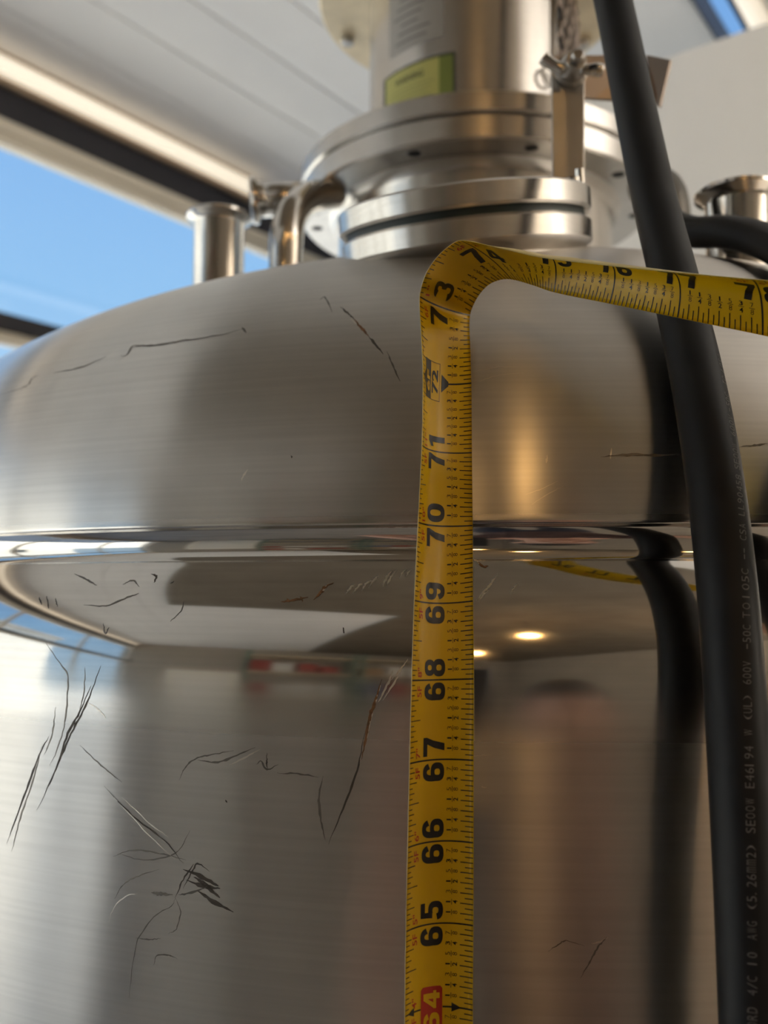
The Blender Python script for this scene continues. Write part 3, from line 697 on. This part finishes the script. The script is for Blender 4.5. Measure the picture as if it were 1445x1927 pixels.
for k in range(U0 + 1, U1):
    if k % 12 == 0:
        p = Print(); p.quad(k - .27, k + .27, .13, .275, 8, 4)
        for a in ((k - .27, k + .27, .275, .283), (k - .27, k + .27, .488, .496), (k - .27, k - .262, .28, .49), (k + .262, k + .27, .28, .49)): p.quad(*a, 8 if a[1] - a[0] > .1 else 1, 4)
        p.text('72', k - .17, k + .17, .31, .46, .03)
        p.poly([(k - .13, .53), (k + .13, .53), (k + .03, .66), (k - .03, .66)]); p.quad(k - .011, k + .011, .65, .998, 1, 6)
        p.poly([(k - .11, .125), (k, .06), (k + .11, .125)]); p.quad(k - .011, k + .011, .003, .07)
        p.obj('foot_marker', INK, tm)
        y = Print(); y.off = OFF * 1.8; y.text('6F', k - .17, k + .12, .155, .25, .03); y.obj('foot_marker_numeral', YELLOW, tm)
        continue
    p = Print()
    if k == 64:
        rd = Print(); V = []
        for (cu, cv, a0) in ((k + .20, .30, 180), (k + .20, .565, 90), (k - .26, .565, 0), (k - .26, .30, -90)):
            for a in np.linspace(a0, a0 - 90, 5):
                pass
        rd.poly([(k - .30, .27), (k - .33, .30), (k - .33, .57), (k - .30, .60), (k + .22, .60), (k + .25, .57), (k + .25, .30), (k + .22, .27)])
        rd.obj('stud_marker', INK_RED, tm)
        y = Print(); y.off = OFF * 1.8; y.digit('6', k - .28, k - .06, .31, .56); y.digit('4', k - .01, k + .20, .31, .56); y.obj('stud_marker_numeral', YELLOW, tm)
        p.poly([(k - .055, .73), (k + .055, .73), (k, .86)]); p.quad(k - .01, k + .01, .605, .998, 1, 6)
        p.poly([(k - .05, .155), (k, .04), (k + .05, .155)]); p.quad(k - .01, k + .01, .003, .265, 1, 4)
    else:
        p.quad(k - .0095, k + .0095, .003, .997, 1, 16)
        s = str(k)
        def dig(ch, u0, u1):
            p.digit(ch, u0, u1, .25, .60)
        dig(s[0], k - .265, k - .035); dig(s[1], k + .045, k + .275)
    p.obj('inch_numeral', INK, tm)
    r = Print(); r.text('%dF' % (k // 12), k - .215, k - .075, .115, .195, .012, .06, 0); r.text('%d"' % (k % 12), k + .035, k + (.16 if k % 12 < 10 else .21), .115, .195, .012, .06, 0)
    r.obj('foot_numeral', INK_RED, tm)

# ------------------------------------------------------------------ behind the camera: the person measuring, the shelves, the house across the yard
def skin_mesh(verts, edges, radii, root=0, sub=2):
    me = bpy.data.meshes.new('skel'); me.from_pydata([tuple(np.array(v) * S) for v in verts], edges, []); o = bpy.data.objects.new('skel', me); COL.objects.link(o)
    m = o.modifiers.new('skin', 'SKIN'); m.use_smooth_shade = True
    for i, r in enumerate(radii):
        r = (r, r) if np.isscalar(r) else r
        me.skin_vertices[0].data[i].radius = (r[0] * S, r[1] * S)
    me.skin_vertices[0].data[root].use_root = True
    sb = o.modifiers.new('sub', 'SUBSURF'); sb.levels = sub; sb.render_levels = sub
    dg = bpy.context.evaluated_depsgraph_get(); r = bpy.data.meshes.new_from_object(o.evaluated_get(dg))
    V = np.array([v.co[:] for v in r.vertices]) / S; F = [tuple(p.vertices) for p in r.polygons]
    bpy.data.objects.remove(o); bpy.data.meshes.remove(me); bpy.data.meshes.remove(r); return V, F
sv = []; se = []; sr = []
def J(p, r, prev=None):
    sv.append(p); sr.append(r); i = len(sv) - 1
    if prev is not None: se.append((prev, i))
    return i
px_, py_ = 6.5, -45.5
hip = J((px_, py_, 39), (6.6, 4.6)); waist = J((px_, py_ + .3, 44), (6.0, 4.2), hip); chest = J((px_, py_ + .8, 52), (6.8, 4.6), waist); shl = J((px_, py_ + .6, 58), (6.0, 3.6), chest)
nk = J((px_, py_ + 1, 61.5), 2.3, shl); hd0 = J((px_, py_ + 1.8, 64), (2.7, 3.0), nk); hd1 = J((px_, py_ + 2.1, 66.5), (3.0, 3.7), hd0); J((px_, py_ + 1.9, 69.2), (2.5, 3.0), hd1)
nose = J((px_, py_ + 5.3, 65.3), .5, hd0)
def arm(sx, el, wr, palm, fing, spread, bend):
    a = J((px_ + sx * 7.2, py_ + .6, 57.5), 2.5, shl); e1 = J(el, 1.75, a); w1 = J(wr, 1.1, e1)
    palm = np.array(palm, float); pm = J(tuple(palm), (1.35, .6), w1); d = unit(fing); sp_ = np.array(spread, float); bd = np.array(bend, float)
    for k, ln in enumerate((2.7, 3.0, 2.8, 2.2)):
        b0 = palm + sp_ * (k - 1.5) * .78 + d * .9
        k0 = J(tuple(b0), .40, pm); k1 = J(tuple(b0 + d * ln * .4 + bd * .15), .36, k0); k2 = J(tuple(b0 + d * ln * .65 + bd * .75), .33, k1); J(tuple(b0 + d * ln * .72 + bd * 1.5), .28, k2)
    t0 = J(tuple(palm - sp_ * 1.5 + d * .1), .45, pm); t1 = J(tuple(palm - sp_ * 2.1 + d * 1.1 + bd * .4), .40, t0); J(tuple(palm - sp_ * 2.0 + d * 2.1 + bd * .9), .33, t1)
arm(1, (14.4, -35.5, 60.0), (11.2, -25.6, 68.6), (9.6, -22.6, 70.6), (-.35, .75, .45), (.5, .35, -.45), (-.75, .2, -.3))       # right hand, at the tape case
arm(-1, (-9.5, -41.5, 50.5), (-5.2, -35.4, 61), (-3.1, -32.6, 64.0), (.25, .25, .9), (-.3, .75, 0.0), (.9, .05, .2))      # left hand, holding the phone
for sx in (-1, 1):
    h = J((px_ + sx * 3.8, py_, 36), 3.7, hip); k = J((px_ + sx * 4.2, py_ + .6, 20.5), 2.5, h); an = J((px_ + sx * 4.4, py_ - .4, 4.2), 1.7, k); hl = J((px_ + sx * 4.5, py_ - .6, 1.9), (1.7, 1.7), an); J((px_ + sx * 5.2, py_ + 6.5, 1.5), (1.6, 1.3), hl)
Vp, Fp = skin_mesh(sv, se, sr, 0, 2)
SKIN = mat('skin', (0.55, 0.31, 0.22), .5); SHIRT = noisy(mat('dark_maroon_shirt', (0.075, 0.040, 0.036), .8), 20, .15); PANTS = noisy(mat('navy_trousers', (0.020, 0.024, 0.042), .85), 20, .15); SHOE = mat('dark_shoe', (0.02, 0.018, 0.016), .5)
def body_mat(c):
    x, y, z = c
    if z < 3.6: return 3
    if z < 41.5: return 2
    if z > 60.2 and y < py_ + 8: return 0
    if y > py_ + 7.0 or x < px_ - 11.2: return 0
    return 1
person = mesh_obj('person', Vp, Fp, None, base=(px_, py_, 0), smooth=True, mats=[SKIN, SHIRT, PANTS, SHOE], fmat=[body_mat(Vp[list(f)].mean(0)) for f in Fp])
tag(person, 'person in a maroon shirt and navy trousers holding a phone, mirrored in the tank', 'person')
hair = MB(); hc = np.array([px_, py_ + 1.7, 67.2])
pr = [(3.15 * math.sin(a) + .01, 3.35 * math.cos(a)) for a in np.linspace(0, PI * .56, 12)]
Vh, Fh = lathe(pr, hc, (0, -.35, 1), n=28); Vh = [hc + (np.array(v) - hc) * [1.0, 1.12, 1] for v in Vh]
mesh_obj('hair', Vh, Fh, mat('dark_hair', (0.03, 0.02, 0.014), .6), person, smooth=True)
for sx in (-1, 1):
    MB().add(*lathe([(.36 * math.sin(a) + .005, .36 * math.cos(a)) for a in np.linspace(0, PI, 8)], (px_ + sx * 1.25, py_ + 4.75, 66.4), n=12)).obj('eye', mat('eye', (.5, .48, .45), .2), person, smooth=True)
for sx in (-1, 1):
    MB().add(*lathe([(.95 * math.sin(a) + .005, .42 * math.cos(a)) for a in np.linspace(0, PI, 9)], (px_ + sx * 3.0, py_ + 1.7, 65.8), axis=(1, -.25, 0), n=16)).obj('ear', SKIN, person, smooth=True)
MB().add(*tube(catmull([(px_ - 1.0, py_ + 4.6, 63.6), (px_, py_ + 4.95, 63.5), (px_ + 1.0, py_ + 4.6, 63.6)], 4), .18, 8)).obj('mouth', mat('lips', (.38, .15, .12), .5), person, smooth=True)
ph = thing('phone', 'black phone held upright by the person', 'phone', (-.9, -30.75, 64.4))
o = MB().add(*box((-2.4, -30.95, 64.3), (.6, -30.62, 70.2))).obj('case', mat('phone_black', (.02, .02, .022), .3), ph); bevel(o, .15, 3)
MB().add(*solid([(.28, 0), (.28, .06)], (-1.6, -30.62, 69.3), axis=(0, 1, 0), n=20)).obj('lens', mat('lens_black', (.01, .01, .012), .1), ph)
# tape case in the right hand
cs = edge(79.9); cc = (cs[0] + cs[1]) / 2 + np.array([1.35, -.25, -.35])
o = MB().add(*box(cc - [1.3, .7, 1.3], cc + [1.3, .7, 1.3])).obj('tape_case', mat('yellow_case', (.55, .36, .02), .4), tm); bevel(o, .35, 4)
o = MB().add(*box(cc - [1.34, .5, 1.34], cc + [.2, .5, -.8])).obj('case_grip', mat('black_grip', (.02, .02, .02), .6), tm); bevel(o, .2, 3)

# shelving with boxes against the back wall
UPR = mat('green_shelf_post', (.10, .17, .13), .5); BOARD = noisy(mat('pale_shelf_board', (.62, .52, .36), .6), 6, .08)
boxcol = [mat('red_carton', (.30, .05, .04), .6), mat('brown_carton', (.36, .24, .14), .7), mat('blue_carton', (.10, .14, .24), .6), mat('white_carton', (.62, .60, .56), .6), mat('black_crate', (.03, .03, .032), .5)]
bn = ['red', 'brown', 'blue', 'white', 'black']
for u_, q0 in enumerate((-2.0, 54.0)):
    sh = thing('shelf_unit', ('tall green-posted shelf unit %s the back wall' % ('by the pale door at', 'at the right of')[u_]), 'shelf', rm(SB + 11, q0 + 26, 0), 'shelf units along the back wall')
    wd = 52
    for ss in (SB + 1, SB + 21):
        for qq in (q0, q0 + wd): rsolid('post', UPR, [(ss - .8, ss + .8, qq - .8, qq + .8, 0, 118)], sh)
    for zz in (8, 36, 64, 88, 110): rsolid('board', BOARD, [(SB + .5, SB + 21.5, q0 + .9, q0 + wd - .9, zz - 1.2, zz)], sh)
    for zz, gap in ((64, 24), (88, 22)):
        qq = q0 + 2; nb = 1
        while qq < q0 + wd - 14:
            w0 = random.uniform(8, 13); hh = random.uniform(9, gap - 7); c = random.choice([0, 0, 1, 2, 3, 4]) if u_ else random.choice([0, 0, 0, 1, 3])
            tag(rsolid('carton', boxcol[c], [(SB + 3, SB + 3 + random.uniform(12, 16), qq, qq + w0, zz + .02, zz + hh)]), '%s carton, %s on the %s shelf of the %s unit' % (bn[c], ('first', 'second', 'third', 'fourth', 'fifth')[nb - 1], 'upper' if zz == 88 else 'lower', ('door-side', 'right-hand')[u_]), 'box', 'cartons on the back shelves')
            qq += w0 + random.uniform(.8, 3); nb += 1
# pale door in the back wall between the glazing and the shelves
dr_ = structure(rsolid('door_1', mat('pale_door', (.70, .66, .58), .5), [(SB + .1, SB + 2, -42, -8, 0, 84)]))
rsolid('door_frame', CREAM, [(SB + .05, SB + 3, -45, -42, 0, 87), (SB + .05, SB + 3, -8, -5, 0, 87), (SB + .05, SB + 3, -42, -8, 84, 87)], dr_)
MB().add(*tube([rm(SB + 4, -12, 40), rm(SB + 4, -16, 40)], .4, 10)).obj('handle', STEEL_DULL, dr_)
# white house across the yard
HW = noisy(mat('white_stucco', (.80, .78, .74), .8), 2, .04)
hs = thing('house', 'white stucco house across the yard, mirrored in the left of the tank', 'house', rm(-210, QW - 290, -6))
mb = MB(); mb.add(*rbox(-520, 10, QW - 430, QW - 270, -6, 215)); mb.obj('wall', HW, hs)
mb = MB(); mb.add(*rbox(-528, 18, QW - 438, QW - 262, 215, 225)); mb.obj('roof', mat('grey_roof', (.3, .29, .28), .7), hs)
for s0 in (-380, -270, -160, -60):
    f_ = rsolid('window', CREAM, [(s0, s0 + 44, QW - 270, QW - 268.6, 40, 100)], hs); rsolid('pane', mat('dark_pane', (.05, .06, .07), .1), [(s0 + 3, s0 + 41, QW - 268.7, QW - 268.4, 43, 97)], f_)

# ------------------------------------------------------------------ scuffs and scratches on the tank
def scratch(pts, w, m, taper=True, jit=.8, name='scratch'):
    P = catmull([(x, y, 0) for x, y in pts], 6)[:, :2]; H = []
    for i, (x, y) in enumerate(P):
        h = hit(x + random.uniform(-jit, jit), y + random.uniform(-jit, jit))
        if h is None: return
        H.append(h)
    V = []; n = len(H); F = []
    for i, (p, nn, dz) in enumerate(H):
        t = unit(H[min(i + 1, n - 1)][0] - H[max(i - 1, 0)][0]); sd = np.cross(nn, t)
        k = (math.sin(PI * (i + .35) / (n + .0)) if taper else 1) * random.uniform(.6, 1.25)
        hw = max(.0015, 1.12 * w * k * dz / FPX / 2)
        V += [p + nn * .004 + sd * hw, p + nn * .004 - sd * hw]
    F = [(2 * i, 2 * i + 1, 2 * i + 3, 2 * i + 2) for i in range(n - 1)]
    mesh_obj(name, V, F, m, tank)
for pts, w, m in [
    ([(3, 742), (50, 727), (60, 712), (76, 707)], 2.5, GRIME2), ([(100, 703), (150, 692), (200, 672)], 4, GRIME2),
    ([(225, 670), (240, 668), (250, 652), (290, 650), (340, 642), (400, 633), (462, 619)], 6, GRIME2), ([(455, 616), (463, 626)], 6, GRIME2),
    ([(640, 577), (655, 590), (668, 603)], 4, GRIME), ([(664, 598), (680, 618), (694, 634)], 6, RUST), ([(692, 632), (706, 648), (722, 667)], 5, GRIME), ([(727, 660), (740, 690), (753, 718)], 3, GRIME2),
    ([(600, 565), (612, 560), (625, 588)], 3, GRIME2), ([(454, 905), (460, 893), (466, 884)], 4, BRIGHT), ([(660, 600), (672, 612)], 2, BRIGHT),
    ([(85, 1207), (110, 1245), (127, 1270), (127, 1310), (122, 1360), (108, 1410), (94, 1440)], 2.5, GRIME2),
    ([(190, 1252), (165, 1320), (138, 1372), (112, 1430), (92, 1480)], 4, GRIME), ([(172, 1290), (150, 1340), (128, 1380), (108, 1440), (70, 1525)], 4, GRIME),
    ([(92, 1385), (70, 1430), (45, 1500), (12, 1588)], 3.5, GRIME), ([(80, 1400), (62, 1470), (38, 1540), (22, 1602)], 3, GRIME2), ([(105, 1330), (98, 1380), (84, 1420)], 2.5, GRIME2),
    ([(165, 1322), (185, 1335), (200, 1352)], 2.5, BRIGHT), ([(160, 1255), (158, 1300), (150, 1340)], 2, GRIME2),
    ([(718, 1278), (706, 1320), (696, 1350), (688, 1392), (680, 1430)], 6, RUST), ([(686, 1380), (672, 1450), (650, 1510), (618, 1588)], 3.5, GRIME), ([(716, 1290), (700, 1345), (690, 1390)], 2, BRIGHT),
    ([(740, 1262), (728, 1290), (712, 1322)], 4, BRIGHT), ([(760, 1250), (742, 1285), (720, 1318)], 3, BRIGHT), ([(768, 1240), (752, 1262), (735, 1280)], 3, BRIGHT),
    ([(337, 1468), (350, 1442), (372, 1426), (400, 1420), (440, 1412)], 3, GRIME2), ([(372, 1430), (410, 1434), (440, 1424), (480, 1406)], 4, GRIME2), ([(430, 1440), (460, 1426), (490, 1410)], 3, BRIGHT),
    ([(483, 1438), (492, 1432), (502, 1448), (524, 1438)], 3, GRIME2), ([(503, 1416), (502, 1434), (503, 1450)], 2.5, GRIME), ([(522, 1455), (560, 1456), (600, 1462)], 3, GRIME2), ([(608, 1460), (600, 1500), (604, 1545), (612, 1580)], 4, GRIME2),
    ([(150, 1402), (190, 1440), (230, 1472)], 2, GRIME2), ([(195, 1478), (250, 1535), (310, 1582), (345, 1625)], 2.5, GRIME), ([(205, 1490), (270, 1560), (330, 1618)], 2, BRIGHT), ([(230, 1500), (280, 1548), (318, 1575)], 2, BRIGHT),
    ([(213, 1612), (250, 1600), (300, 1606), (350, 1618)], 2.5, GRIME2), ([(222, 1606), (270, 1618), (330, 1606), (358, 1562)], 2, GRIME2),
    ([(205, 1735), (216, 1705), (240, 1685), (258, 1682)], 2, BRIGHT), ([(216, 1692), (232, 1665), (262, 1648), (300, 1635)], 2, GRIME2), ([(243, 1878), (250, 1815), (260, 1768), (290, 1725), (322, 1705), (330, 1690)], 2, GRIME2),
    ([(330, 1690), (340, 1715), (332, 1748), (318, 1756)], 2, GRIME2), ([(285, 1680), (300, 1682), (325, 1684)], 6, GRIME2), ([(290, 1816), (296, 1798), (318, 1798), (334, 1804)], 2.5, GRIME2), ([(255, 1765), (280, 1768), (302, 1766)], 2, GRIME2),
    ([(345, 1635), (380, 1650), (412, 1668)], 8, GRIME), ([(350, 1655), (385, 1668), (415, 1672)], 7, GRIME), ([(330, 1690), (345, 1655), (365, 1625)], 3, GRIME), ([(345, 1672), (362, 1640), (372, 1625), (395, 1640)], 3, GRIME),
    ([(365, 1650), (385, 1664), (414, 1690)], 8, GRIME), ([(372, 1676), (400, 1696), (440, 1716)], 7, GRIME), ([(335, 1684), (360, 1680), (390, 1668)], 4, GRIME2),
    ([(528, 1133), (550, 1130), (580, 1124)], 4, RUST), ([(590, 1128), (603, 1116), (612, 1105), (628, 1096)], 6, RUST), ([(540, 1126), (545, 1134)], 3, RUST), ([(565, 1122), (570, 1132)], 3, RUST), ([(604, 1118), (614, 1102)], 3, BRIGHT),
    ([(650, 1118), (660, 1106), (668, 1100)], 4, BRIGHT), ([(664, 1116), (676, 1102), (684, 1098)], 4, BRIGHT), ([(680, 1112), (690, 1098), (702, 1092)], 4, BRIGHT), ([(694, 1106), (704, 1092), (712, 1084)], 4, BRIGHT),
    ([(720, 1104), (728, 1086), (736, 1076)], 4, BRIGHT), ([(727, 1104), (736, 1086), (746, 1072)], 4, BRIGHT), ([(752, 1088), (758, 1078), (766, 1072)], 3, BRIGHT), ([(764, 1086), (768, 1078), (774, 1072)], 3, BRIGHT),
    ([(900, 1058), (908, 1066), (918, 1066)], 5, RUST), ([(894, 1056), (902, 1062)], 2, BRIGHT), ([(896, 1130), (912, 1112), (926, 1096), (936, 1080)], 4, BRIGHT), ([(900, 1132), (918, 1110)], 2, BRIGHT), ([(960, 1118), (966, 1108), (976, 1098)], 2, BRIGHT),
    ([(74, 1124), (78, 1138)], 3, GRIME), ([(88, 1122), (91, 1146)], 3, GRIME), ([(104, 1126), (108, 1142)], 2, GRIME2), ([(140, 1080), (162, 1090), (182, 1102)], 3, GRIME2), ([(230, 1100), (250, 1092), (262, 1104)], 2.5, GRIME2),
    ([(158, 1138), (200, 1140), (240, 1124), (262, 1116)], 3, GRIME2), ([(284, 1080), (294, 1084), (290, 1096)], 4, GRIME), ([(320, 1098), (328, 1094)], 3, GRIME2), ([(194, 1172), (198, 1192), (205, 1180)], 3, GRIME2), ([(320, 1170), (340, 1150), (346, 1132)], 2, GRIME2),
    ([(1092, 1840), (1112, 1805), (1128, 1778), (1142, 1764)], 3.5, GRIME2), ([(1112, 1776), (1128, 1772), (1144, 1764)], 3, BRIGHT), ([(1030, 1790), (1050, 1778), (1066, 1770), (1100, 1780)], 2, GRIME2),
    ([(1130, 860), (1180, 856), (1240, 857), (1285, 855)], 5, GRIME2), ([(1388, 842), (1420, 838), (1444, 834)], 4, GRIME2), ([(1028, 872), (1030, 856)], 3.5, BRIGHT), ([(1148, 864), (1150, 844)], 2.5, BRIGHT),
    ([(890, 700), (930, 692), (970, 690)], 1.5, BRIGHT), ([(900, 718), (940, 706), (985, 702)], 1.5, BRIGHT), ([(1000, 950), (1030, 930), (1060, 915)], 1.5, BRIGHT), ([(990, 930), (1020, 920), (1050, 905)], 1.5, BRIGHT),
    ([(880, 1420), (895, 1422), (925, 1420)], 1.5, BRIGHT), ([(905, 1480), (915, 1482)], 2, BRIGHT), ([(548, 858), (549, 862)], 3, GRIME), ([(646, 1180), (648, 1192)], 3, GRIME), ([(425, 1505), (427, 1510)], 3, GRIME),
]: scratch(pts, w, m)
print('scene ok')
